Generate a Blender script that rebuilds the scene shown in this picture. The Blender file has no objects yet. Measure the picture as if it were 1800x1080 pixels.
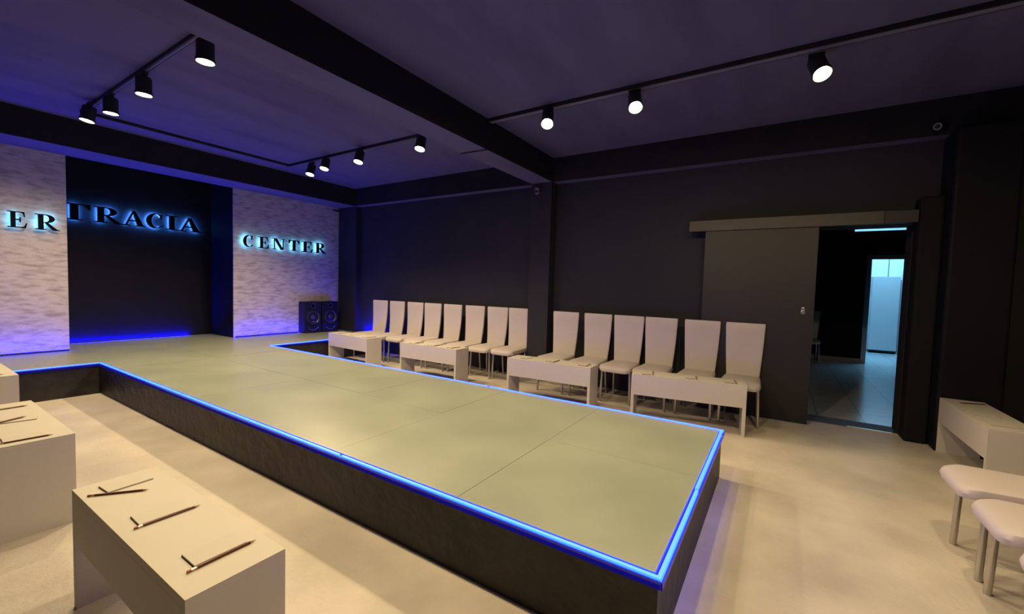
import bpy, bmesh, math, random
from mathutils import Vector, Matrix
C = bpy.context.scene.collection
SC = bpy.context.scene
rnd = random.Random(7)
PI = math.pi

# ------------------------------------------------------------------ camera, world, exposure
cam = bpy.data.cameras.new('camera')
cam.lens = 739.7525 * 36.0 / 1800.0
cam.sensor_width = 36.0
cam.clip_start = 0.03
cam_o = bpy.data.objects.new('camera', cam); C.objects.link(cam_o)
yaw, pit, rol = [math.radians(v) for v in (32.49070161, -2.81787915, 1.68821727)]
F = Vector((math.cos(pit)*math.cos(yaw), math.cos(pit)*math.sin(yaw), math.sin(pit)))
R0 = F.cross(Vector((0, 0, 1))).normalized(); U0 = R0.cross(F)
R1 = math.cos(rol)*R0 + math.sin(rol)*U0
U1 = -math.sin(rol)*R0 + math.cos(rol)*U0
cam_o.matrix_world = Matrix(((R1.x, U1.x, -F.x, 0), (R1.y, U1.y, -F.y, 0), (R1.z, U1.z, -F.z, 1.3), (0, 0, 0, 1)))
SC.camera = cam_o

world = bpy.data.worlds.new('world'); SC.world = world
world.use_nodes = True
world.node_tree.nodes['Background'].inputs[0].default_value = (0.002, 0.002, 0.003, 1)
world.node_tree.nodes['Background'].inputs[1].default_value = 1.0

SC.view_settings.view_transform = 'Standard'
SC.view_settings.look = 'None'
SC.view_settings.gamma = 1.0
SC.view_settings.use_curve_mapping = False
SC.view_settings.exposure = 0.0
SC.cycles.use_denoising = True
SC.cycles.max_bounces = 8
SC.cycles.diffuse_bounces = 5
SC.cycles.sample_clamp_indirect = 3.0

SPOT_W = 63.0            # each track lamp
SPOT_COL = (1.0, 0.745, 0.41)
LED_B = 42.0             # blue radiance of the led strips
SIGN_K = 1.0
ROOM_K = 20.0             # added panel standing in for daylight in the bright room

# ------------------------------------------------------------------ materials
def mat(name, col, rough=0.6, metal=0.0, spec=0.5, coat=0.0, emit=None, estr=0.0):
    m = bpy.data.materials.new(name); m.use_nodes = True
    b = m.node_tree.nodes['Principled BSDF']
    b.inputs['Base Color'].default_value = (*col, 1)
    b.inputs['Roughness'].default_value = rough
    b.inputs['Metallic'].default_value = metal
    b.inputs['Specular IOR Level'].default_value = spec
    b.inputs['Coat Weight'].default_value = coat
    if emit:
        b.inputs['Emission Color'].default_value = (*emit, 1)
        b.inputs['Emission Strength'].default_value = estr
    return m

def noisy(m, c1, c2, scale=4.0, stretch=(1, 1, 1), detail=6.0, lo=0.35, hi=0.65, bump=0.0, bscale=60.0, bstretch=None, rough=None):
    """noise colour between c1 and c2, optional fine bump, in object space"""
    nt = m.node_tree; N = nt.nodes; L = nt.links; b = N['Principled BSDF']
    tc = N.new('ShaderNodeTexCoord'); mp = N.new('ShaderNodeMapping'); mp.inputs['Scale'].default_value = stretch
    L.new(tc.outputs['Object'], mp.inputs['Vector'])
    no = N.new('ShaderNodeTexNoise'); no.inputs['Scale'].default_value = scale; no.inputs['Detail'].default_value = detail
    L.new(mp.outputs[0], no.inputs['Vector'])
    cr = N.new('ShaderNodeValToRGB')
    cr.color_ramp.elements[0].position = lo; cr.color_ramp.elements[0].color = (*c1, 1)
    cr.color_ramp.elements[1].position = hi; cr.color_ramp.elements[1].color = (*c2, 1)
    L.new(no.outputs['Fac'], cr.inputs['Fac']); L.new(cr.outputs[0], b.inputs['Base Color'])
    if rough:
        mr = N.new('ShaderNodeMapRange'); mr.inputs[3].default_value = rough[0]; mr.inputs[4].default_value = rough[1]
        L.new(no.outputs['Fac'], mr.inputs[0]); L.new(mr.outputs[0], b.inputs['Roughness'])
    if bump:
        mp2 = N.new('ShaderNodeMapping'); mp2.inputs['Scale'].default_value = bstretch or (1, 1, 1)
        L.new(tc.outputs['Object'], mp2.inputs['Vector'])
        n2 = N.new('ShaderNodeTexNoise'); n2.inputs['Scale'].default_value = bscale; n2.inputs['Detail'].default_value = 4
        L.new(mp2.outputs[0], n2.inputs['Vector'])
        bp = N.new('ShaderNodeBump'); bp.inputs['Strength'].default_value = bump; bp.inputs['Distance'].default_value = 0.02
        L.new(n2.outputs['Fac'], bp.inputs['Height']); L.new(bp.outputs[0], b.inputs['Normal'])
    return m

M = {}
M['floor'] = noisy(mat('beige_cement_floor', (.6, .5, .4), .55, spec=.3), (.40, .365, .31), (.56, .515, .44), 2.0, detail=12, lo=.32, hi=.66, bump=.2, bscale=45)
M['hall_floor'] = mat('hall_tile', (.55, .60, .63), .16, spec=.9)
M['wall'] = noisy(mat('charcoal_wall_paint', (.03, .03, .035), .75, spec=.25), (.019, .0195, .026), (.024, .0245, .033), 1.2, bump=.05, bscale=50)
M['recess'] = noisy(mat('black_recess_paint', (.011, .011, .014), .6, spec=.12), (.0055, .0055, .009), (.0075, .0075, .012), 1.5)
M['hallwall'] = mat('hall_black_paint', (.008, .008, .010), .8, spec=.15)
M['ceiling'] = noisy(mat('dark_ceiling_paint', (.09, .08, .1), .85, spec=.15), (.078, .074, .112), (.104, .098, .142), 1.3, stretch=(.5, 2.0, 1), detail=5, lo=.3, hi=.55, bump=.06, bscale=30)
M['beam'] = mat('black_beam_side_paint', (.016, .015, .017), .8, spec=.15)  # shade on the beam sides is put into this dark colour
M['panel'] = noisy(mat('travertine_wall_panel', (.4, .36, .33), .75, spec=.2), (.27, .245, .225), (.46, .425, .40), 6.5, stretch=(1.2, 1, 4.0), detail=14, lo=.30, hi=.56, bump=.45, bscale=20, bstretch=(1.6, 1, 6))
M['stage_side'] = noisy(mat('black_rough_plaster', (.03, .025, .025), .5, spec=.4), (.012, .0095, .011), (.028, .0225, .025), 6, detail=8, bump=.5, bscale=14)
M['glass'] = noisy(mat('frosted_stage_glass', (.5, .5, .4), .34, spec=.5), (.222, .252, .205), (.268, .300, .242), 2.2, detail=7, lo=.3, hi=.7, rough=(.28, .42))
M['trim'] = mat('blue_glow_edge_trim', (.02, .02, .05), .3, emit=(.006, .004, .15), estr=1.0)  # weak glow imitates the blue led light falling on the trim
M['lip'] = mat('black_lip', (.02, .02, .025), .4)
M['white'] = noisy(mat('white_laminate', (.7, .66, .6), .55, spec=.15), (.50, .475, .425), (.535, .51, .455), 2.0)
M['leather'] = noisy(mat('white_leatherette', (.7, .64, .62), .5, spec=.35), (.48, .435, .425), (.52, .47, .46), 3, bump=.04, bscale=120)
M['chrome'] = mat('brushed_chrome', (.55, .53, .50), .28, metal=1.0)
M['black'] = mat('black_plastic', (.008, .008, .009), .5, spec=.2)
M['lampblack'] = mat('black_lamp_metal', (.012, .011, .011), .55)
M['reflector'] = mat('lamp_reflector', (.75, .62, .40), .35, metal=.8)
M['lens'] = mat('lamp_lens', (.9, .9, .9), .5, emit=(1, .86, .62), estr=26)
M['door'] = noisy(mat('dark_sliding_door_laminate', (.06, .05, .04), .5, spec=.4), (.014, .012, .0125), (.020, .017, .017), 1.5, stretch=(1, 1, .4))
M['rail'] = mat('dark_olive_rail_cover', (.030, .027, .020), .5)
M['led'] = mat('blue_led_strip', (.1, .2, .6), .4, emit=(.06 / LED_B, .46 / LED_B, 1.0), estr=LED_B)
M['led_wall'] = mat('blue_led_wall_strip', (.1, .2, .6), .4, emit=(.02 / 560, .06 / 560, 1.0), estr=560.0)
M['letter'] = mat('black_gloss_letter_face', (.006, .008, .012), .12, spec=.6)
M['halo'] = mat('cyan_lit_acrylic', (.3, .6, .9), .4, emit=(.16, .62, 1.0), estr=17.0 * SIGN_K)
M['halo_deep'] = mat('blue_lit_acrylic', (.2, .4, .9), .4, emit=(.05, .24, .8), estr=260.0 * SIGN_K)
M['cone'] = mat('speaker_cone', (.03, .03, .034), .35)
M['silver'] = mat('silver_badge', (.6, .6, .62), .25, metal=1.0)
M['paper'] = mat('notepad_paper', (.505, .48, .425), .6, spec=.2)
M['board'] = mat('notepad_grey_edge', (.16, .14, .11), .7)
M['pencil'] = mat('dark_red_pencil_lacquer', (.09, .018, .010), .3)
M['eraser'] = mat('red_eraser', (.32, .07, .05), .7)
M['ferrule'] = mat('brass_ferrule', (.75, .62, .42), .25, metal=1.0)
M['wood'] = mat('pencil_wood_tip', (.35, .22, .12), .7)
M['roomwhite'] = mat('white_room_paint', (.66, .70, .72), .7, spec=.2)
M['cupboard'] = mat('white_cupboard_front', (.42, .45, .48), .5)
M['jamb'] = mat('pale_door_casing', (.34, .36, .36), .5)
M['daylight'] = mat('daylight_stand_in_glow', (.8, .9, 1), .5, emit=(.27, .66, 1.0), estr=ROOM_K)  # glow of the added panel that replaces window daylight
M['threshold'] = mat('dark_threshold', (.06, .055, .045), .6)
M['brass'] = mat('pale_metal_strip', (.75, .68, .52), .3, metal=.7)
M['grey'] = mat('grey_plastic', (.16, .16, .18), .5)

# grid of grout for hall tiles
def tile(m, base, line, size):
    nt = m.node_tree; N = nt.nodes; L = nt.links; b = N['Principled BSDF']
    tc = N.new('ShaderNodeTexCoord'); br = N.new('ShaderNodeTexBrick')
    br.offset = 0.0; br.inputs['Scale'].default_value = 1.0
    br.inputs['Brick Width'].default_value = size; br.inputs['Row Height'].default_value = size
    br.inputs['Mortar Size'].default_value = .006
    br.inputs['Color1'].default_value = (*base, 1); br.inputs['Color2'].default_value = (*[v*.93 for v in base], 1); br.inputs['Mortar'].default_value = (*line, 1)
    L.new(tc.outputs['Object'], br.inputs['Vector']); L.new(br.outputs['Color'], b.inputs['Base Color'])
tile(M['hall_floor'], (.55, .60, .63), (.33, .35, .37), .40)

# ------------------------------------------------------------------ mesh helpers
def merge(bm, t):
    me = bpy.data.meshes.new('t'); t.to_mesh(me); t.free(); bm.from_mesh(me); bpy.data.meshes.remove(me)

def box(bm, lo, hi, bev=0.0, seg=2):
    t = bmesh.new(); bmesh.ops.create_cube(t, size=1)
    c = [(a+b)/2 for a, b in zip(lo, hi)]; s = [abs(b-a) for a, b in zip(lo, hi)]
    for v in t.verts: v.co = Vector((c[0]+v.co.x*s[0], c[1]+v.co.y*s[1], c[2]+v.co.z*s[2]))
    if bev: bmesh.ops.bevel(t, geom=t.edges[:], offset=bev, segments=seg, profile=.5, affect='EDGES')
    merge(bm, t)

def tube(bm, pts, r, n=12, r2=None):
    pts = [Vector(p) for p in pts]; rings = []; k = len(pts)
    prev = None
    for i, p in enumerate(pts):
        d = (pts[min(i+1, k-1)] - pts[max(i-1, 0)]).normalized()
        a = prev if prev is not None else (Vector((1, 0, 0)) if abs(d.x) < .9 else Vector((0, 1, 0)))
        a = (a - a.dot(d)*d).normalized(); prev = a; b = d.cross(a)
        rr = r if r2 is None else r + (r2-r)*i/(k-1)
        rings.append([bm.verts.new(p + rr*(math.cos(2*PI*j/n)*a + math.sin(2*PI*j/n)*b)) for j in range(n)])
    for A, B in zip(rings, rings[1:]):
        for j in range(n): bm.faces.new((A[j], A[(j+1) % n], B[(j+1) % n], B[j]))
    bm.faces.new(rings[0][::-1]); bm.faces.new(rings[-1])

def lathe(bm, prof, axis_o, axis_d, n=24, cap0=True, cap1=True):
    """prof: list of (radius, distance along axis)"""
    o = Vector(axis_o); d = Vector(axis_d).normalized()
    a = Vector((1, 0, 0)) if abs(d.x) < .9 else Vector((0, 1, 0)); a = (a - a.dot(d)*d).normalized(); b = d.cross(a)
    rings = [[bm.verts.new(o + h*d + r*(math.cos(2*PI*j/n)*a + math.sin(2*PI*j/n)*b)) for j in range(n)] for r, h in prof]
    for A, B in zip(rings, rings[1:]):
        for j in range(n): bm.faces.new((A[j], A[(j+1) % n], B[(j+1) % n], B[j]))
    if cap0: bm.faces.new(rings[0][::-1])
    if cap1: bm.faces.new(rings[-1])

def obj(name, bm, m, parent=None, smooth=False):
    bmesh.ops.recalc_face_normals(bm, faces=bm.faces[:])
    me = bpy.data.meshes.new(name); bm.to_mesh(me); bm.free()
    me.materials.append(m)
    if smooth:
        me.polygons.foreach_set('use_smooth', [True]*len(me.polygons))
        try: me.set_sharp_from_angle(angle=math.radians(40))
        except Exception: pass
    o = bpy.data.objects.new(name, me); C.objects.link(o)
    if parent: o.parent = parent
    return o

def bx(name, lo, hi, m, parent=None, bev=0.0):
    bm = bmesh.new(); box(bm, lo, hi, bev); return obj(name, bm, m, parent)

def thing(name, label, cat, loc=(0, 0, 0), rotz=0.0, group=None):
    o = bpy.data.objects.new(name, None); C.objects.link(o); o.empty_display_size = .1
    o.location = loc; o.rotation_euler = (0, 0, rotz)
    o['label'] = label; o['category'] = cat
    if group: o['group'] = group
    return o

def tag(o, label, cat, group=None):
    o['label'] = label; o['category'] = cat
    if group: o['group'] = group
    return o

def struct(o, label=None):
    o['kind'] = 'structure'
    if label: o['label'] = label
    return o

def dup(root, loc, rotz, label, group=None):
    def cp(o, parent):
        c = o.copy(); C.objects.link(c)
        if parent: c.parent = parent
        for ch in list(o.children): cp(ch, c)
        return c
    r = cp(root, None); r.location = loc; r.rotation_euler = (0, 0, rotz); r['label'] = label
    if group: r['group'] = group
    return r

# ------------------------------------------------------------------ setting
XW, XB = 5.30, 5.157          # chair wall, face of its downstand beam
ZB, ZC = 2.73, 3.05           # beam soffit, ceiling
YB, YP, YR = 6.882, 7.42, 8.19  # back beam face, letter panels, recess wall
XL, YE = -0.75, -3.4
bm = bmesh.new(); box(bm, (XL, YE, -.1), (5.55, 8.4, 0)); struct(obj('floor', bm, M['floor']), 'beige cement floor of the runway hall')
bm = bmesh.new(); box(bm, (XL-.1, YE-.1, ZC), (5.6, 8.4, ZC+.1)); struct(obj('ceiling', bm, M['ceiling']), 'dark painted ceiling of the runway hall')
# chair wall with the doorway
bm = bmesh.new()
box(bm, (XW, .05, 0), (5.55, 8.4, ZC)); box(bm, (XW, YE, 0), (5.55, -1.0, ZC)); box(bm, (XW, -1.0, 1.985), (5.55, .05, ZC))
struct(obj('wall_right', bm, M['wall']), 'charcoal wall behind the chair row, with a doorway')
bm = bmesh.new(); box(bm, (XL-.1, YE, 0), (XL, 8.4, ZC)); struct(obj('wall_left', bm, M['wall']))
bm = bmesh.new(); box(bm, (XL, YE-.1, 0), (5.55, YE, ZC)); struct(obj('wall_front', bm, M['wall']))
bm = bmesh.new(); box(bm, (XL, YR, 0), (5.55, YR+.12, ZC)); struct(obj('wall_back', bm, M['recess']), 'dark recessed wall behind the runway between two stone panels')
# beams and columns
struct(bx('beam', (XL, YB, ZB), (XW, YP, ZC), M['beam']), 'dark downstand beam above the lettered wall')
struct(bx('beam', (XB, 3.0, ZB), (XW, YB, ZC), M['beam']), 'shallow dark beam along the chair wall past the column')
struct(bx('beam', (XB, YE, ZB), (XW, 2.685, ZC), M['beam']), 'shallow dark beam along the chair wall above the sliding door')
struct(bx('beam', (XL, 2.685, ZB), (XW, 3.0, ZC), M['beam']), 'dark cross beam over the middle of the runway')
struct(bx('column', (5.125, 2.685, 0), (XW, 3.0, ZB), M['wall']), 'dark pilaster between the two groups of chairs')
struct(bx('column', (5.20, YB, 0), (XW, YP, ZB), M['wall']), 'narrow dark pilaster in the stage corner')
bm = bmesh.new(); box(bm, (5.10, -1.16, 0), (XW, -1.0, 2.2), .02, 3); struct(obj('trim_1', bm, M['hallwall']), 'black casing on the doorway side')
bm = bmesh.new(); box(bm, (4.93, -1.55, 0), (XW, -1.16, ZB), .025, 3); struct(obj('column', bm, M['recess']), 'dark pilaster beside the doorway behind the corner bench')
for o in [x for x in bpy.data.objects if x.name.startswith('beam')]:      # sides coloured dark for their shade, soffits keep the ceiling paint
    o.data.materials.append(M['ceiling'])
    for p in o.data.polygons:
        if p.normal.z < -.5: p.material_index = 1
# letter panels
struct(bx('wall_block', (XL, YP+.02, .337), (1.434, YR, ZC), M['recess']), 'dark side of the recess behind the left stone panel')
struct(bx('wall_block', (3.302, YP+.02, .337), (XW, YR, ZC), M['recess']), 'dark right side of the recess')
struct(bx('wall_panel', (XL, YP, .337), (1.436, YP+.02, ZC), M['panel']), 'pale stone-look wall panel left of the dark recess')
struct(bx('wall_panel', (3.300, YP, .337), (5.20, YP+.02, ZC), M['panel']), 'pale stone-look wall panel with the word CENTER')
bm = bmesh.new(); box(bm, (5.06, YP-.03, 2.665), (5.2, YP, 2.685)); struct(obj('trim_2', bm, M['hallwall']), 'small dark ledge at the top of the stone panel')

# ---- hall past the doorway
HX, H2 = 10.6, 13.05
struct(bx('hall_floor', (5.55, -2.6, -.1), (15, 1.2, 0), M['hall_floor']), 'grey tiled floor of the hall past the doorway')
bm = bmesh.new()
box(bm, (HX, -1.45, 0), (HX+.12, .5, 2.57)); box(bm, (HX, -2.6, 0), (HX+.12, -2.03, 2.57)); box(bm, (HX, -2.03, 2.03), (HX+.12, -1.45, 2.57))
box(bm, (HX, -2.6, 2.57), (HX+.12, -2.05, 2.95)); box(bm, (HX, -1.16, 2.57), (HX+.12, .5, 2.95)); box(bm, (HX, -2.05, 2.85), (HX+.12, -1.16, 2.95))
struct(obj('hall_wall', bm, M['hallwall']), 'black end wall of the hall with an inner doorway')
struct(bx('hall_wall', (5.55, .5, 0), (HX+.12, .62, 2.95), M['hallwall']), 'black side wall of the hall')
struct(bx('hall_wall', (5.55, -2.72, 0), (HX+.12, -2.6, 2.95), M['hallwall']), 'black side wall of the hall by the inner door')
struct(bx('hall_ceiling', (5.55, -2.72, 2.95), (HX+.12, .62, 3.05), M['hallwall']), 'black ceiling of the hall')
struct(bx('baseboard_back', (HX-.015, -1.45, 0), (HX, .5, .08), M['jamb']), 'pale baseboard of the hall')
bm = bmesh.new()
box(bm, (HX-.02, -1.45, 0), (HX+.14, -1.375, 2.10)); box(bm, (HX-.02, -2.03, 2.03), (HX+.14, -1.45, 2.10)); box(bm, (HX-.02, -2.10, 0), (HX+.14, -2.03, 2.10))
struct(obj('trim_3', bm, M['jamb']), 'pale casing around the inner doorway')
# bright room
struct(bx('room_wall', (H2, -3.4, 0), (H2+.1, -.6, 3.1), M['roomwhite']), 'white end wall of the bright room')
struct(bx('room_wall', (HX+.12, -3.5, 0), (H2+.1, -3.4, 3.1), M['roomwhite']), 'white side wall of the bright room')
struct(bx('room_wall', (HX+.12, -.6, 0), (H2+.1, -.5, 3.1), M['roomwhite']), 'white side wall of the bright room, near side')
struct(bx('room_ceiling', (HX+.12, -3.5, 3.1), (H2+.1, -.5, 3.2), M['roomwhite']), 'white ceiling of the bright room')
t = thing('daylight_stand_in', 'added unseen glowing panel standing in for daylight in the bright room', 'added light panel', (11.9, -1.9, 3.06))  # unseen panel added to light the room in place of daylight
bx('glow_panel', (-.6, -.6, 0), (.6, .6, .03), M['daylight'], t); bx('frame', (-.63, -.63, .005), (.63, .63, .04), M['roomwhite'], t)
t = thing('white_cupboard', 'tall plain white cupboard standing in the bright room past the hall', 'cupboard', (12.75, -2.03, 0))
bx('body', (.02, -.24, .07), (.28, .24, 1.77), M['cupboard'], t, .004)
bx('plinth', (.04, -.23, 0), (.27, .23, .07), M['black'], t)
bx('door', (0, -.24, .075), (.018, .24, 1.77), M['cupboard'], t, .003)
bx('side_gap', (.012, -.262, .02), (.28, -.242, 1.70), M['grey'], t)
bx('wall_joint_strip', (H2-.012, -2.10, 1.77), (H2, -2.085, 2.35), M['grey']); struct(bpy.data.objects['wall_joint_strip'], 'thin dark joint on the white wall above the cupboard')
d = bx('door_2', (9.85, -2.07, .03), (10.57, -2.03, 2.03), M['hallwall']); struct(d, 'black inner door standing open into the hall')
bm = bmesh.new(); tube(bm, [(9.93, -2.03, 1.05), (9.93, -1.98, 1.05), (9.94, -1.965, 1.05), (10.05, -1.965, 1.05)], .009); obj('door_handle', bm, M['chrome'], d)
bm = bmesh.new(); box(bm, (9.9, -2.06, 0), (10.1, -2.0, .035), .008); tag(obj('door_wedge', bm, M['roomwhite']), 'small white wedge under the open inner door', 'door wedge')
# threshold
struct(bx('trim_4', (5.30, -1.0, 0), (5.56, .04, .006), M['threshold']), 'dark threshold in the doorway')
tag(bx('threshold_strip', (5.285, -1.0, 0), (5.31, -.62, .010), M['brass']), 'pale metal strip across the doorway threshold', 'threshold strip')

# ------------------------------------------------------------------ sliding door
d = bx('door_1', (5.10, -.284, .012), (5.14, .735, 1.985), M['door']); struct(d, 'dark wooden sliding door leaf hung in front of the wall')
bm = bmesh.new(); lathe(bm, [(.020, 0), (.020, .004), (.015, .006), (.012, .002)], (5.1, -.195, 1.128), (-1, 0, 0), 20); obj('finger_pull', bm, M['chrome'], d, True)
bm = bmesh.new(); lathe(bm, [(.016, 0), (.016, .003), (.010, .004)], (5.1, -.195, 1.158), (-1, 0, 0), 16); obj('lock_rose', bm, M['silver'], d, True)
t = thing('door_rail', 'long dark olive rail cover above the sliding door', 'door rail', (5.08, 0, 1.97))
bx('cover', (0, -.76, 0), (.03, .905, .118), M['rail'], t, .003); bx('mounting_bar', (.03, -.99, .02), (.22, .905, .112), M['lampblack'], t); bx('end_cap', (.0, -.99, .004), (.03, -.762, .112), M['lampblack'], t)

# ------------------------------------------------------------------ runway stage
HS = .337
X0, X1, Y0, Y1 = 1.43, 3.254, .291, 6.213
t = thing('runway_stage', 'long T-shaped runway stage topped with frosted glass, blue light along its edges', 'stage', (2.34, .3, 0))
def st(name, lo, hi, m, bev=0.0):
    o = Vector((2.34, .3, 0)); return bx(name, Vector(lo)-o, Vector(hi)-o, m, t, bev)
E = .022
bm = bmesh.new()
box(bm, (X0+.008-2.34, Y0+.008-.3, 0), (X1-.008-2.34, Y1-.3, HS-.03)); box(bm, (XL+.003-2.34, Y1+.008-.3, 0), (5.196-2.34, YR-.303, HS-.03))
obj('plaster_base', bm, M['stage_side'], t)
bm = bmesh.new()   # thin trim ledge round the edge
for lo, hi in [((X0+.004, Y0+.004, HS-.034), (X0+.03, Y1, HS-.016)), ((X1-.03, Y0+.004, HS-.034), (X1-.004, Y1, HS-.016)), ((X0+.004, Y0+.004, HS-.034), (X1-.004, Y0+.03, HS-.016)),
               ((XL+.003, Y1+.004, HS-.034), (X0+.03, Y1+.03, HS-.016)), ((X1-.03, Y1+.004, HS-.034), (5.196, Y1+.03, HS-.016))]:
    box(bm, [a-b for a, b in zip(lo, (2.34, .3, 0))], [a-b for a, b in zip(hi, (2.34, .3, 0))])
for lo, hi in [((X0-.010, Y0-.010, HS-.034), (X1+.010, Y0-.005, HS-.010)), ((X0-.010, Y0-.010, HS-.034), (X0-.005, Y1-.010, HS-.006)), ((X1+.005, Y0-.004, HS-.034), (X1+.010, Y1-.010, HS-.006)),
               ((XL+.003, Y1-.010, HS-.034), (X0-.005, Y1-.005, HS-.006)), ((X1+.005, Y1-.010, HS-.034), (5.196, Y1-.005, HS-.006)),
               ((X0-.010, Y0-.004, HS-.034), (X0+.006, Y1-.005, HS-.0165)), ((X1-.006, Y0-.004, HS-.034), (X1+.010, Y1-.005, HS-.0165)),
               ((XL+.003, Y1-.010, HS-.034), (X0, Y1+.006, HS-.0165)), ((X1, Y1-.010, HS-.034), (5.196, Y1+.006, HS-.0165))]:
    box(bm, [a-b for a, b in zip(lo, (2.34, .3, 0))], [a-b for a, b in zip(hi, (2.34, .3, 0))])
obj('edge_trim', bm, M['trim'], t)
XM = 2.345; g = .0011
ys = [Y0+E, 1.19, 2.09, 2.99, 3.89, 4.79, 5.69]
for i, y in enumerate(ys):
    ye = ys[i+1]-g if i+1 < len(ys) else Y1+.42-g
    for xa, xb in ((X0+E, XM-g), (XM+g, X1-E)):
        st('glass_panel', (xa, y+(g if i else 0), HS-.03), (xb, ye, HS + (rnd.random()-.5)*.0016), M['glass'])
for xa, xb in ((XL+.003, .50), (.50+2*g, X0+E-2*g), (X1-E+2*g, 4.25), (4.25+2*g, 5.196)):
    st('glass_panel', (xa, Y1+E, HS-.03), (xb, YP-.001, HS), M['glass'])
for xa, xb in ((X0+E, XM-g), (XM+g, X1-E)):
    st('glass_panel', (xa, Y1+.42+g, HS-.03), (xb, YP+.02, HS-.001), M['glass'])
st('glass_panel', (1.44, YP+.02+g, HS-.03), (3.296, YR-.003, HS-.001), M['glass'])
def led(lo, hi):
    st('led_strip', lo, hi, M['led'], .003)
zl = (HS-.016, HS+.002); a, b = -.004, .012
for ya, yb in ((Y0+a, 2.0), (2.02, 4.1), (4.12, Y1+a)): led((X0+a, ya, zl[0]), (X0+b, yb, zl[1]))
for ya, yb in ((Y0+a, 2.3), (2.32, 4.3), (4.32, Y1+a)): led((X1-b, ya, zl[0]), (X1-a, yb, zl[1]))
led((X0+b, Y0+a, zl[0]), (2.18, Y0+b, zl[1])); led((2.20, Y0+a+.004, zl[0]), (X1-b, Y0+b+.004, zl[1]))
led((XL+.003, Y1+a, zl[0]), (X0+a, Y1+b, zl[1])); led((X1-a, Y1+a, zl[0]), (5.196, Y1+b, zl[1]))

# blue strips at the foot of the lettered wall
def wall_strip(name, lo, hi, label):
    tag(bx(name, lo, hi, M['led_wall']), label, 'led strip', 'blue led strips at the foot of the lettered wall')
    if hi[0]-lo[0] > .1: struct(bx('trim_5', (lo[0], lo[1]-.010, HS+.0005), (hi[0], lo[1]-.005, HS+.024), M['lip']), 'low black lip in front of the blue wall strip')
wall_strip('led_strip', (XL, YP-.022, HS+.001), (1.43, YP-.006, HS+.010), 'blue led strip at the foot of the left stone panel')
wall_strip('led_strip', (3.31, YP-.022, HS+.001), (4.36, YP-.006, HS+.010), 'blue led strip at the foot of the stone panel with CENTER')
wall_strip('led_strip', (1.45, YR-.03, HS+.001), (2.95, YR-.012, HS+.012), 'blue led strip at the foot of the dark recess')
wall_strip('led_strip', (5.22, 6.30, HS+.001), (5.235, 6.72, HS+.010), 'short blue led strip on the stage beside the speakers')

# ------------------------------------------------------------------ letters
def ell(cx, cz, rx, rz, a): return (cx+rx*math.cos(a), cz+rz*math.sin(a))
def band(cx, cz, rx, rz, cx2, cz2, rx2, rz2, a0, a1, n=18):
    out = []
    for i in range(n):
        p, q = math.radians(a0+(a1-a0)*i/n), math.radians(a0+(a1-a0)*(i+1)/n)
        out.append([ell(cx, cz, rx, rz, p), ell(cx, cz, rx, rz, q), ell(cx2, cz2, rx2, rz2, q), ell(cx2, cz2, rx2, rz2, p)])
    return out
def rc(x0, z0, x1, z1): return [(x0, z0), (x1, z0), (x1, z1), (x0, z1)]
GL = {
 'E': [rc(.16, 0, .42, 1), rc(0, 0, .85, .06), rc(0, .94, .85, 1), rc(.42, .47, .66, .54), [(.60, .36), (.68, .34), (.68, .66), (.60, .64)],
       [(.84, .68), (.90, .68), (.86, 1), (.66, 1), (.66, .95), (.78, .90)], [(.66, 0), (.93, 0), (1.0, .32), (.94, .32), (.84, .10), (.66, .05)]],
 'R': [rc(.12, 0, .36, 1), rc(0, 0, .48, .06), rc(0, .94, .5, 1), rc(.36, .46, .5, .52)] + band(.48, .73, .36, .27, .46, .73, .13, .20, -90, 90) +
      [[(.36, .50), (.55, .47), (.98, .03), (.98, 0), (.74, 0)], [(.74, 0), (1.04, 0), (1.04, .05), (.88, .08)]],
 'C': band(.5, .5, .5, .52, .57, .5, .29, .455, 42, 318, 26) + [[(.80, .62), (.86, .62), (.90, 1.0), (.84, 1.0), (.78, .86)], [(.78, .15), (.88, .20), (.98, .28), (.90, .12), (.80, .06)]],
 'N': [rc(.12, 0, .19, 1), rc(.80, 0, .87, 1), [(.10, 1), (.34, 1), (.87, .02), (.87, 0), (.66, 0)], rc(0, 0, .32, .06), rc(.67, .94, 1, 1), rc(0, .94, .3, 1)],
 'T': [rc(.37, 0, .63, 1), rc(.24, 0, .76, .06), rc(0, .93, 1, 1), [(0, 1), (0, .68), (.05, .68), (.15, .88), (.26, .95)], [(1, 1), (1, .68), (.95, .68), (.85, .88), (.74, .95)]],
 'A': [[(.08, 0), (.16, 0), (.47, .86), (.44, 1)], [(.40, 1), (.56, 1), (.94, 0), (.66, 0)], rc(.24, .30, .70, .37), rc(0, 0, .30, .06), rc(.56, 0, 1, .06)],
 'I': [rc(.26, 0, .74, 1), rc(0, 0, 1, .06), rc(0, .94, 1, 1)],
}
def prism(bm, poly, y0, y1, fx, fz):
    A = [bm.verts.new((fx(x), y0, fz(z))) for x, z in poly]; B = [bm.verts.new((fx(x), y1, fz(z))) for x, z in poly]
    n = len(poly)
    bm.faces.new(A); bm.faces.new(B[::-1])
    for i in range(n): bm.faces.new((A[i], B[i], B[(i+1) % n], A[(i+1) % n]))
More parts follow.
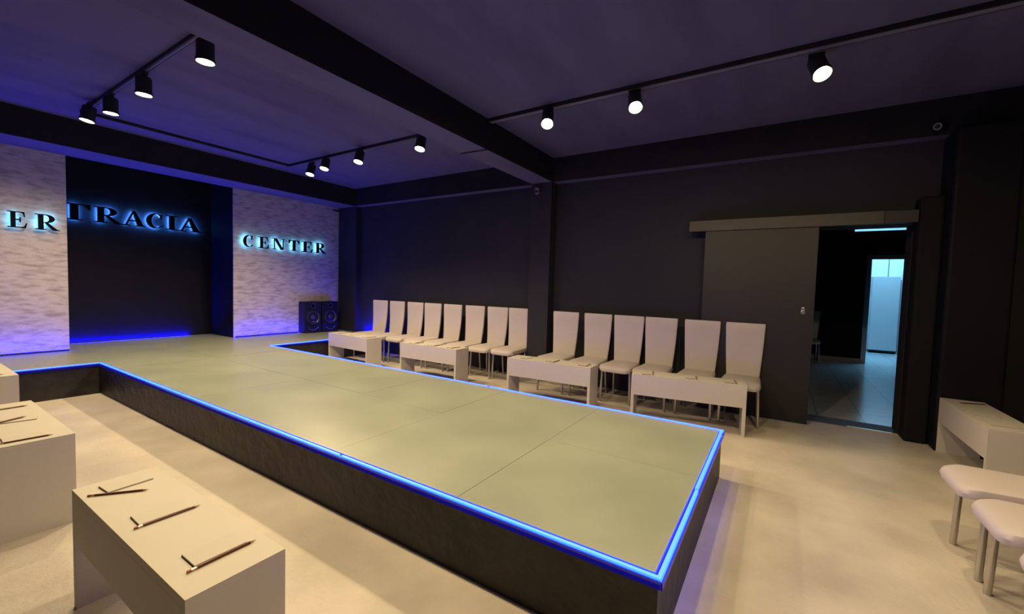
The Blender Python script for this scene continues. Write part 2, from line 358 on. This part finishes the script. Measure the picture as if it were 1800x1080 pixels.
def letter(ch, x0, x1, z0, z1, ywall, depth, gap, halo, label, group):
    t = thing('sign_letter', label, 'sign letter', ((x0+x1)/2, ywall-.0, z0), 0, group)
    w = x1-x0; h = z1-z0
    fx = lambda x: (x-.5)*w
    fz = lambda z: z*h
    bm = bmesh.new()
    for p in GL[ch]: prism(bm, p, -gap-depth, -gap-.004, fx, fz)
    obj('letter_body', bm, M['letter'], t)
    bm = bmesh.new()
    keep = {'T': [0], 'C': range(26), 'E': [0], 'R': [0]+list(range(4, 22)), 'N': [0, 1, 2], 'A': [0, 1], 'I': [0]}[ch]
    for p in [GL[ch][k] for k in keep]:
        cx, cz = sum(q[0] for q in p)/len(p), sum(q[1] for q in p)/len(p)
        prism(bm, [(cx+(x-cx)*.9, cz+(z-cz)*.9) for x, z in p], -gap-.004, -gap, fx, fz)
    obj('back_light', bm, M[halo], t)
    bm = bmesh.new()
    for px in (-.18*w, .18*w) if ch in 'ENR' else (0,):
        zz = .03*h if ch not in 'CA' else (.02*h if ch == 'C' else .33*h)
        tube(bm, [(px if ch not in 'ENR' else -.24*w if px < 0 else -.22*w, -gap-.001, zz+.02), (px if ch not in 'ENR' else -.24*w if px < 0 else -.22*w, 0, zz+.02)], .004, 8)
    obj('standoff', bm, M['chrome'], t)
G1, G2, G3 = 'letters of CENTER on the stone panel', 'letters of TRACIA in the dark recess', 'letters on the left stone panel'
for i, (ch, a_, b_) in enumerate([('C', 3.42, 3.577), ('E', 3.659, 3.824), ('N', 3.883, 4.10), ('T', 4.168, 4.362), ('E', 4.412, 4.618), ('R', 4.671, 4.88)]):
    lb = {0: 'black serif letter C with cyan halo, first letter of CENTER', 1: 'black serif letter E with cyan halo between C and N of CENTER', 2: 'black serif letter N with cyan halo in CENTER',
          3: 'black serif letter T with cyan halo in CENTER', 4: 'black serif letter E with cyan halo between T and R of CENTER', 5: 'black serif letter R with cyan halo, last letter of CENTER'}[i]
    letter(ch, a_, b_, 1.815, 2.006, YP, .024, .040, 'halo', lb, G1)
for i, (ch, a_, b_) in enumerate([('T', 1.49, 1.805), ('R', 1.845, 2.130), ('A', 2.150, 2.405), ('C', 2.42, 2.635), ('I', 2.665, 2.81), ('A', 2.825, 3.13)]):
    lb = {0: 'glossy black serif letter T of TRACIA, partly behind the left stone panel', 1: 'glossy black serif letter R of TRACIA in the dark recess', 2: 'glossy black serif letter A of TRACIA between R and C',
          3: 'glossy black serif letter C of TRACIA in the dark recess', 4: 'glossy black serif letter I of TRACIA in the dark recess', 5: 'glossy black serif letter A ending TRACIA in the dark recess'}[i]
    letter(ch, a_, b_, 2.030, 2.250, YR, .040, .022, 'halo_deep', lb, G2)
letter('E', .955, 1.105, 1.803, 1.985, YP, .024, .040, 'halo', 'black serif letter E with cyan halo on the left stone panel', G3)
letter('R', 1.165, 1.355, 1.803, 1.985, YP, .024, .040, 'halo', 'black serif letter R with cyan halo on the left stone panel', G3)

# ------------------------------------------------------------------ speakers
def speaker(x0, x1, y, label):
    w = x1-x0
    t = thing('loudspeaker', label, 'speaker', ((x0+x1)/2, y, HS), 0, 'black speakers on the stage corner')
    bx('cabinet', (-w/2, 0, .004), (w/2, .2, .575), M['black'], t, .012)
    f = (0, -1, 0)
    bm = bmesh.new(); lathe(bm, [(.148, 0), (.148, .012), (.135, .018), (.122, .010)], (0, .002, .285), f, 40, cap1=False); obj('woofer_ring', bm, M['black'], t, True)
    bm = bmesh.new(); lathe(bm, [(.123, .010), (.112, .014), (.104, .006), (.055, -.02), (.05, -.02)], (0, .002, .285), f, 40, cap0=False, cap1=True); o = obj('woofer_cone', bm, M['cone'], t, True)
    bm = bmesh.new(); lathe(bm, [(.05, -.02), (.046, .0), (.03, .012), (.008, .016)], (0, .002, .285), f, 30); obj('dust_cap', bm, M['cone'], o, True)
    bm = bmesh.new(); box(bm, (-.028, -.017, .268), (.028, -.012, .278), .002); obj('silver_badge', bm, M['silver'], o)
    bm = bmesh.new(); box(bm, (-.04, -.022, .208), (.04, -.016, .218), .002); obj('silver_bar', bm, M['silver'], t)
    bm = bmesh.new(); lathe(bm, [(.045, 0), (.045, .006), (.03, .002)], (0, .002, .50), f, 24); obj('tweeter', bm, M['cone'], t, True)
    bm = bmesh.new()
    pts = [(.15*math.cos(math.radians(a)), -.008, .285+.235*math.sin(math.radians(a))) for a in range(-130, -49, 8)]
    tube(bm, pts, .004, 8); obj('lower_trim_arc', bm, M['grey'], t, True)
    return t
speaker(4.372, 4.70, 7.20, 'black loudspeaker on the stage, the one with its side showing against the stone panel')
speaker(4.72, 5.05, 7.20, 'black loudspeaker on the stage, tucked between its twin and the corner pilaster')

# ------------------------------------------------------------------ chairs
SH = .44
def grid_shell(bm, rows):
    vs = [[bm.verts.new(p) for p in r] for r in rows]
    for A, B in zip(vs, vs[1:]):
        for j in range(len(A)-1): bm.faces.new((A[j], A[j+1], B[j+1], B[j]))
    return vs
def make_chair(label, loc, rotz, group):
    t = thing('dining_chair', label, 'chair', loc, rotz, group)
    # seat: rounded front, narrowing to the rear, softly crowned
    bm = bmesh.new()
    def outline(z_in, k=0.0):
        pts = []
        def corner(cx, cy, r, a0, a1, n=6):
            for i in range(n+1):
                a = math.radians(a0+(a1-a0)*i/n); pts.append((cx+(r)*math.cos(a), cy+(r)*math.sin(a)))
        wf, wr, yf, yr = .183-k, .165-k, .258-k, -.215+k
        corner(wf-.07, yf-.07, .07, 0, 90); corner(-wf+.07, yf-.07, .07, 90, 180); corner(-wr+.03, yr+.03, .03, 180, 270); corner(wr-.03, yr+.03, .03, 270, 360)
        return [(x, y, z_in - (.012 if y > .1 else 0)*((y-.1)/.12)**2) for x, y in pts]
    rings = [outline(SH-.062, .02), outline(SH-.055, .004), outline(SH-.03, -.002), outline(SH-.010, .004), outline(SH-.002, .018), outline(SH+.002, .05), outline(SH+.004, .11)]
    vs = [[bm.verts.new(p) for p in r] for r in rings]; n = len(vs[0])
    for A, B in zip(vs, vs[1:]):
        for j in range(n): bm.faces.new((A[j], A[(j+1) % n], B[(j+1) % n], B[j]))
    bm.faces.new(vs[0][::-1]); bm.faces.new(vs[-1])
    obj('seat', bm, M['leather'], t, True)
    # backrest: tapered slab, wider at the top, gently leaning back
    bm = bmesh.new()
    rows = []
    zs = [.37, .42, .50, .60, .70, .80, .90, .965, .985]
    for z in zs:
        u = (z-.37)/.615
        hw = .150 + .035*u + .004*math.sin(u*PI)
        if z > .98: hw -= .004
        yc = -.205 - .050*u - .012*math.sin(u*PI*1.2)
        th = .016 if z < .97 else .009
        ring = []
        for k in range(20):
            a = 2*PI*k/20; c, s = math.cos(a), math.sin(a)
            x = hw*math.copysign(abs(c)**.18, c); y = yc + th*math.copysign(abs(s)**.5, s)
            ring.append(bm.verts.new((x, y, z)))
        rows.append(ring)
    for A, B in zip(rows, rows[1:]):
        for j in range(20): bm.faces.new((A[j], A[(j+1) % 20], B[(j+1) % 20], B[j]))
    bm.faces.new(rows[0][::-1]); bm.faces.new(rows[-1])
    obj('backrest', bm, M['leather'], t, True)
    for sx in (-1, 1):
        bm = bmesh.new(); tube(bm, [(sx*.160, .165, SH-.055), (sx*.166, .170, .2), (sx*.171, .175, .0)], .0145, 12); obj('leg', bm, M['chrome'], t, True)
        bm = bmesh.new(); tube(bm, [(sx*.140, -.180, SH-.055), (sx*.145, -.195, .22), (sx*.150, -.212, .0)], .0125, 12); obj('leg', bm, M['chrome'], t, True)
    bm = bmesh.new()
    loop = [(-.160, .165), (.160, .165), (.140, -.18), (-.140, -.18)]
    for i in range(4):
        p, q = loop[i], loop[(i+1) % 4]; tube(bm, [(p[0], p[1], SH-.070), (q[0], q[1], SH-.070)], .010, 8)
    obj('seat_frame', bm, M['chrome'], t, True)
    return t
Q = PI/2
proto = None
left_y = [6.07, 5.642, 5.202, 4.797, 4.368, 3.928, 3.51, 3.125]
right_y = [2.394, 1.953, 1.552, 1.174, .722, .300]
ordn = ['first', 'second', 'third', 'fourth', 'fifth', 'sixth', 'seventh', 'eighth']
ga, gb = 'white chairs between the stage corner and the pilaster', 'white chairs between the pilaster and the sliding door'
for i, y in enumerate(left_y):
    lb = f'white high-back chair, {ordn[i]} of eight counted from the stage corner'
    if i == 0: lb = 'white high-back chair nearest the speakers, first of the row along the wall'
    if i == 7: lb = 'white high-back chair partly hidden by the left side of the dark pilaster'
    rz = Q + (math.radians(1.5) if i == 0 else math.radians(rnd.uniform(-1, 1)))
    xt = 5.05 + .0214*i
    loc = (xt - .262, y*xt/5.14, 0)
    if proto is None: proto = make_chair(lb, loc, rz, ga)
    else: dup(proto, loc, rz, lb, ga)
for i, y in enumerate(right_y):
    lb = f'white high-back chair, {ordn[i]} of six counted from the pilaster'
    if i == 0: lb = 'white high-back chair just right of the dark pilaster'
    if i == 5: lb = 'white high-back chair in front of the sliding door, last of the wall row'
    dup(proto, (4.825 + rnd.uniform(-.01, .01), y*.990, 0), Q + math.radians(rnd.uniform(-1, 1)), lb, gb)
gc = 'white chairs at the end of the runway'
dup(proto, (2.943, -1.013, 0), 0, 'white chair facing the runway end, nearest the corner bench', gc)
dup(proto, (2.50, -1.013, 0), 0, 'white chair facing the runway end, partly cut by the frame edge', gc)
dup(proto, (2.055, -1.013, 0), 0, 'white chair at the frame corner showing only its seat tip', gc)
dup(proto, (10.1, -.50, 0), Q, 'white chair standing in the dark hall past the sliding door', 'chair in the hall')

# ------------------------------------------------------------------ benches
BL, BD, BH, PT = 1.01, .262, .467, .028
def make_bench(label, loc, rotz, group):
    t = thing('bench_table', label, 'bench', loc, rotz, group)     # local x = length, local -y = front panel
    bx('top', (-BL/2, -BD/2, BH-PT), (BL/2, BD/2, BH), M['white'], t, .0006)
    for s in (-1, 1): bx('side_panel', (s*BL/2, -BD/2, 0), (s*(BL/2-PT), BD/2, BH-PT), M['white'], t, .0006)
    bx('front_panel', (-BL/2+PT, -BD/2, .262), (BL/2-PT, -BD/2+.018, BH-PT), M['white'], t, .001)
    return t
gR, gL = 'white benches along the far side of the runway', 'white benches along the near side of the runway'
benches = {}
def front_bench(key, pL, pR, label, group, first=None):
    a, b = Vector((*pL, 0)), Vector((*pR, 0)); m = (a+b)/2; d = (b-a).normalized()      # d = local +x
    rz = math.atan2(d.y, d.x); n = Vector((-d.y, d.x, 0)); loc = m + n*BD/2
    o = make_bench(label, loc, rz, group) if first is None else dup(first, loc, rz, label, group)
    benches[key] = (loc, rz); return o
# front edge ends seen from the front: left end to right end, the bench body lies on the left of the direction
pb = front_bench('D', (4.15, 1.215), (4.30, .205), 'white bench nearest the sliding door, beyond the runway corner', gR)
front_bench('C', (4.09, 2.655), (4.146, 1.636), 'white bench in front of the dark pilaster, second from the sliding door', gR, pb)
front_bench('B', (4.122, 4.485), (4.137, 3.451), 'white bench beyond the runway, second from the stage corner', gR, pb)
front_bench('A', (4.116, 6.12), (4.062, 5.10), 'white bench in the stage corner below the speakers', gR, pb)
front_bench('N1', (.435, 2.262), (.440, 1.252), 'large white bench nearest the camera with three pads and pencils', gL, pb)
front_bench('N2', (.345, 4.075), (.345, 3.065), 'white bench cut by the frame edge, behind the nearest bench', gL, pb)
front_bench('N3', (.445, 6.17), (.445, 5.16), 'white bench at the frame edge by the stage front, only its end showing', gL, pb)
o = dup(pb, (4.45, -1.31, 0), PI, 'white bench in the corner beside the doorway pilaster', 'bench beside the doorway'); benches['R'] = (Vector((4.45, -1.31, 0)), PI)

# ------------------------------------------------------------------ notepads and pencils
def make_pad(label, loc, rz, group):
    t = thing('notepad', label, 'notepad', loc, rz, group)
    bx('backing_board', (0, 0, .0005), (.142, .088, .0016), M['board'], t)
    bx('pages', (.0015, .0008, .0016), (.142, .088, .0052), M['paper'], t)
    bx('glued_edge', (0, 0, .0016), (.0016, .088, .0055), M['board'], t)
    return t
def make_pencil(label, loc, rz, group):
    t = thing('pencil', label, 'pencil', loc, rz, group)      # local +x = towards the point
    r = .0042
    bm = bmesh.new(); lathe(bm, [(r, .022), (r, .168)], (0, 0, r), (1, 0, 0), 6); obj('shaft', bm, M['pencil'], t)
    bm = bmesh.new(); lathe(bm, [(.0037, 0), (.0038, .010)], (0, 0, r), (1, 0, 0), 12); obj('eraser', bm, M['eraser'], t, True)
    bm = bmesh.new(); lathe(bm, [(.0041, .010), (.0041, .022)], (0, 0, r), (1, 0, 0), 12); obj('ferrule', bm, M['ferrule'], t, True)
    bm = bmesh.new(); lathe(bm, [(r*.95, .168), (.0006, .186)], (0, 0, r), (1, 0, 0), 12); obj('sharpened_tip', bm, M['wood'], t, True)
    return t
pad0 = pen0 = None
def pad(corner, along, label, group):
    """corner: lower-left corner of the pad, along: a second point in the direction of its long side"""
    global pad0
    rz = math.atan2(along[1]-corner[1], along[0]-corner[0]); loc = (corner[0], corner[1], BH)
    if pad0 is None: pad0 = make_pad(label, loc, rz, group)
    else: dup(pad0, loc, rz, label, group)
def pencil(p, q, label, group, z=0.0):
    global pen0
    rz = math.atan2(q[1]-p[1], q[0]-p[0]); loc = (p[0], p[1], BH+z)
    if pen0 is None: pen0 = make_pencil(label, loc, rz, group)
    else: dup(pen0, loc, rz, label, group)
GP, GN = 'notepads on the benches', 'pencils on the benches'
# near benches: measured one by one (top of each bench)
pad((.503, 2.118), (.644, 2.127), 'notepad at the far end of the nearest bench, its pencil lying askew', GP)
pad((.492, 1.755), (.64, 1.752), 'notepad in the middle of the nearest bench', GP)
pad((.507, 1.376), (.66, 1.376), 'notepad at the near end of the nearest bench', GP)
pencil((.453, 2.143), (.598, 2.028), 'dark red pencil lying askew by the far notepad of the nearest bench', GN)
pencil((.476, 1.744), (.658, 1.742), 'dark red pencil below the middle notepad of the nearest bench', GN)
pencil((.485, 1.364), (.668, 1.366), 'dark red pencil below the near-end notepad of the nearest bench', GN)
pad((.372, 3.135), (.52, 3.128), 'notepad at the near end of the second bench', GP)
pad((.405, 3.545), (.542, 3.514), 'notepad in the middle of the second bench, half under a slanted pencil', GP)
pad((.395, 3.92), (.53, 3.925), 'notepad at the far end of the second bench', GP)
pencil((.342+.01, 3.126), (.536, 3.113), 'dark pencil at the near end of the second bench', GN)
pencil((.352, 3.515), (.520, 3.600), 'dark pencil slanted over the middle notepad of the second bench', GN, .006)
pencil((.385, 3.905), (.568, 3.915), 'dark pencil at the far end of the second bench', GN)
pad((.47, 5.27), (.62, 5.262), 'notepad on the bench at the frame edge by the stage front', GP)
pencil((.455, 5.255), (.638, 5.245), 'dark pencil on the bench at the frame edge by the stage front', GN)
# far benches: three pads each, laid square to the bench, reader on the wall side
nm = {'D': 'bench nearest the sliding door', 'C': 'bench in front of the dark pilaster', 'B': 'bench second from the stage corner', 'A': 'bench in the stage corner'}
plc = {0: 'stage-side end', 1: 'middle', 2: 'camera-side end'}
for k in 'DCBA':
    loc, rz = benches[k]; ca, sa = math.cos(rz), math.sin(rz)
    W = lambda x, y: (loc.x+ca*x-sa*y, loc.y+sa*x+ca*y)
    for j, x in enumerate((-.34, .02, .36)):
        x += rnd.uniform(-.03, .03); tw = rnd.uniform(-.05, .05)
        c = W(x+.044, -.085+tw*.2); e = W(x+.044+tw, .06)
        pad(c, e, f'white notepad on the {plc[j]} of the {nm[k]}', GP)
        if (k, j) not in (('C', 0), ('A', 1)):
            tw = rnd.uniform(-.03, .03)
            pencil(W(x+.058, -.095), W(x+.060+tw, .09), f'dark pencil, {plc[j]} of the {nm[k]}', GN)
pad((4.44, -1.36), (4.44, -1.22), 'white notepad in the middle of the corner bench', GP)
pad((4.16, -1.36), (4.15, -1.22), 'white notepad on the camera-side end of the corner bench', GP)
pencil((4.76, -1.255), (4.83, -1.425), 'dark pencil on the doorway end of the corner bench', GN)

# ------------------------------------------------------------------ track lights
def track(name, segs, label, grp):
    x0, y0 = segs[0][0]
    t = thing(name, label, 'ceiling track', (x0, y0, ZC), 0, grp)
    for (xa, ya), (xb, yb) in segs:
        w = .017
        bm = bmesh.new(); box(bm, (min(xa, xb)-w-x0, min(ya, yb)-w-y0, -.034), (max(xa, xb)+w-x0, max(ya, yb)+w-y0, -.0005)); o = obj('rail', bm, M['lampblack'], t)
        bm = bmesh.new(); s = .004
        box(bm, (min(xa, xb)-s-x0, min(ya, yb)-s-y0, -.0355), (max(xa, xb)+s-x0, max(ya, yb)+s-y0, -.033)); obj('slot', bm, M['grey'], o)
gt = 'black lighting tracks on the ceiling'
XT0, XT1 = 1.375, 3.625
track('lighting_track', [((XT0, 3.60), (XT0, 6.40)), ((XT0, 6.40), (XT1, 6.40)), ((XT1, 6.40), (XT1, 3.62))], 'black U-shaped lighting track on the blue-lit ceiling bay', gt)
track('lighting_track', [((XT1+.02, 2.66), (XT1+.06, -2.6))], 'straight black lighting track on the ceiling bay nearer the camera', gt)
track('lighting_track', [((XT0, 2.66), (XT0, -2.6))], 'black lighting track above the near benches, out of the picture', gt)
bm = bmesh.new(); tube(bm, [(3.60, 3.02, ZB-.008), (3.62, 2.66, ZB-.008)], .008, 8); tag(obj('cable_conduit', bm, M['lampblack']), 'thin black conduit crossing under the middle cross beam', 'conduit')

def spot(lens, pivot, label, grp, watts=SPOT_W, cone=150):
    """lens: centre of the lit disc; pivot: joint under the track"""
    lens = Vector(lens); pivot = Vector(pivot); d = (lens-pivot).normalized(); L = (lens-pivot).length
    t = thing('track_spotlight', label, 'spotlight', (pivot.x, pivot.y, ZC-.034), 0, grp); o = Vector((pivot.x, pivot.y, ZC-.034))
    bx('track_adapter', (-.018, -.05, -.028), (.018, .05, 0), M['lampblack'], t, .003)
    bm = bmesh.new(); tube(bm, [(0, 0, -.02), pivot-o], .012, 10); obj('arm', bm, M['lampblack'], t, True)
    p = pivot-o
    bm = bmesh.new(); lathe(bm, [(.030, -.02), (.052, -.012), (.056, .0), (.056, L-.01), (.062, L-.008), (.062, L+.012), (.057, L+.012), (.055, L+.002), (.050, L-.012), (.046, L-.02)], p, d, 28); obj('housing', bm, M['lampblack'], t, True)
    bm = bmesh.new(); lathe(bm, [(.0555, L+.008), (.0545, L+.001)], p, d, 28, False, False); obj('reflector', bm, M['reflector'], t, True)
    bm = bmesh.new(); lathe(bm, [(.050, L), (.047, L+.003), (.02, L+.005)], p, d, 28); obj('lens', bm, M['lens'], t, True)
    li = bpy.data.lights.new('lamp', 'SPOT'); li.energy = watts; li.color = SPOT_COL; li.spot_size = math.radians(cone); li.spot_blend = .6; li.shadow_soft_size = .035
    lo = bpy.data.objects.new('lamp', li); C.objects.link(lo); lo.parent = t
    lo.location = p + d*(L+.03); lo.rotation_euler = d.to_track_quat('-Z', 'Y').to_euler()
ZL, ZP = 2.84, 2.962
gs = 'black track spotlights with warm lit lenses'
for i, (lx, y, pdx, pdy) in enumerate([(1.310, 5.946, .02, .0), (1.368, 5.462, .0, .0), (1.374, 4.64, .0, .0), (1.395, 3.538, .0, .0)]):
    spot((lx, y, ZL), (lx+pdx, y+pdy, ZP), ['warm track spotlight deepest in the far corner above the left stone panel', 'second warm track spotlight of the left row above the runway', 'third warm track spotlight of the left row above the runway',
         'warm track spotlight of the left row closest to the cross beam'][i], gs, SPOT_W*1.45)
for i, (lx, y) in enumerate([(3.612, 5.836), (3.523, 5.359), (3.531, 4.647), (3.523, 3.552)]):
    spot((lx, y, ZL), (lx+.035, y+.01, ZP), ['warm track spotlight above the word CENTER, deepest of its row', 'second warm track spotlight of the row over the wall chairs', 'third warm track spotlight of the row over the wall chairs',
         'warm track spotlight by the end of the U-shaped track at the cross beam'][i], gs, SPOT_W*1.5)
for i, (lx, y) in enumerate([(3.556, 1.932), (3.589, 1.112), (3.660, -.162)]):
    spot((lx, y, ZL), (lx+.075, y+.035, ZP), ['warm track spotlight just past the cross beam on the straight track', 'middle warm track spotlight of the straight track', 'largest, brightest track spotlight on the ceiling nearest the doorway'][i], gs, SPOT_W*1.1, 118)
for i, y in enumerate((1.7, .7, -.5)):
    spot((XT0+.05, y, ZL), (XT0, y, ZP), ['warm track spotlight over the nearest bench, out of the picture', 'warm track spotlight over the aisle, out of the picture', 'warm track spotlight behind the aisle, out of the picture'][i], gs, SPOT_W*1.55)

# ------------------------------------------------------------------ small wall devices
t = thing('motion_sensor', 'small grey motion sensor at the top of the dark pilaster', 'sensor', (5.125, 2.875, 2.62))
bx('bracket', (-.02, -.02, -.02), (0, .02, .03), M['black'], t); bx('body', (-.065, -.02, -.05), (-.02, .035, .035), M['grey'], t, .006); bx('lens_window', (-.068, -.012, -.035), (-.064, .028, .0), M['black'], t, .001)
t = thing('security_camera', 'small dark round security camera high on the wall above the doorway', 'security camera', (XB, -1.10, 2.80))
bm = bmesh.new(); lathe(bm, [(.045, 0), (.045, .02), (.03, .03)], (0, 0, 0), (-1, 0, 0), 24); obj('mount', bm, M['black'], t, True)
bm = bmesh.new(); lathe(bm, [(.034, .0), (.036, .02), (.036, .09), (.030, .095)], (-.03, 0, 0), (-.9, .45, -.25), 24); o = obj('body', bm, M['black'], t, True)
dv = Vector((-.9, .45, -.25)).normalized(); e = Vector((-.03, 0, 0)) + dv*.095
bm = bmesh.new(); lathe(bm, [(.029, -.002), (.029, .003), (.020, .003), (.019, -.001)], e, dv, 24, True, True); obj('lens_ring', bm, M['grey'], t, True)
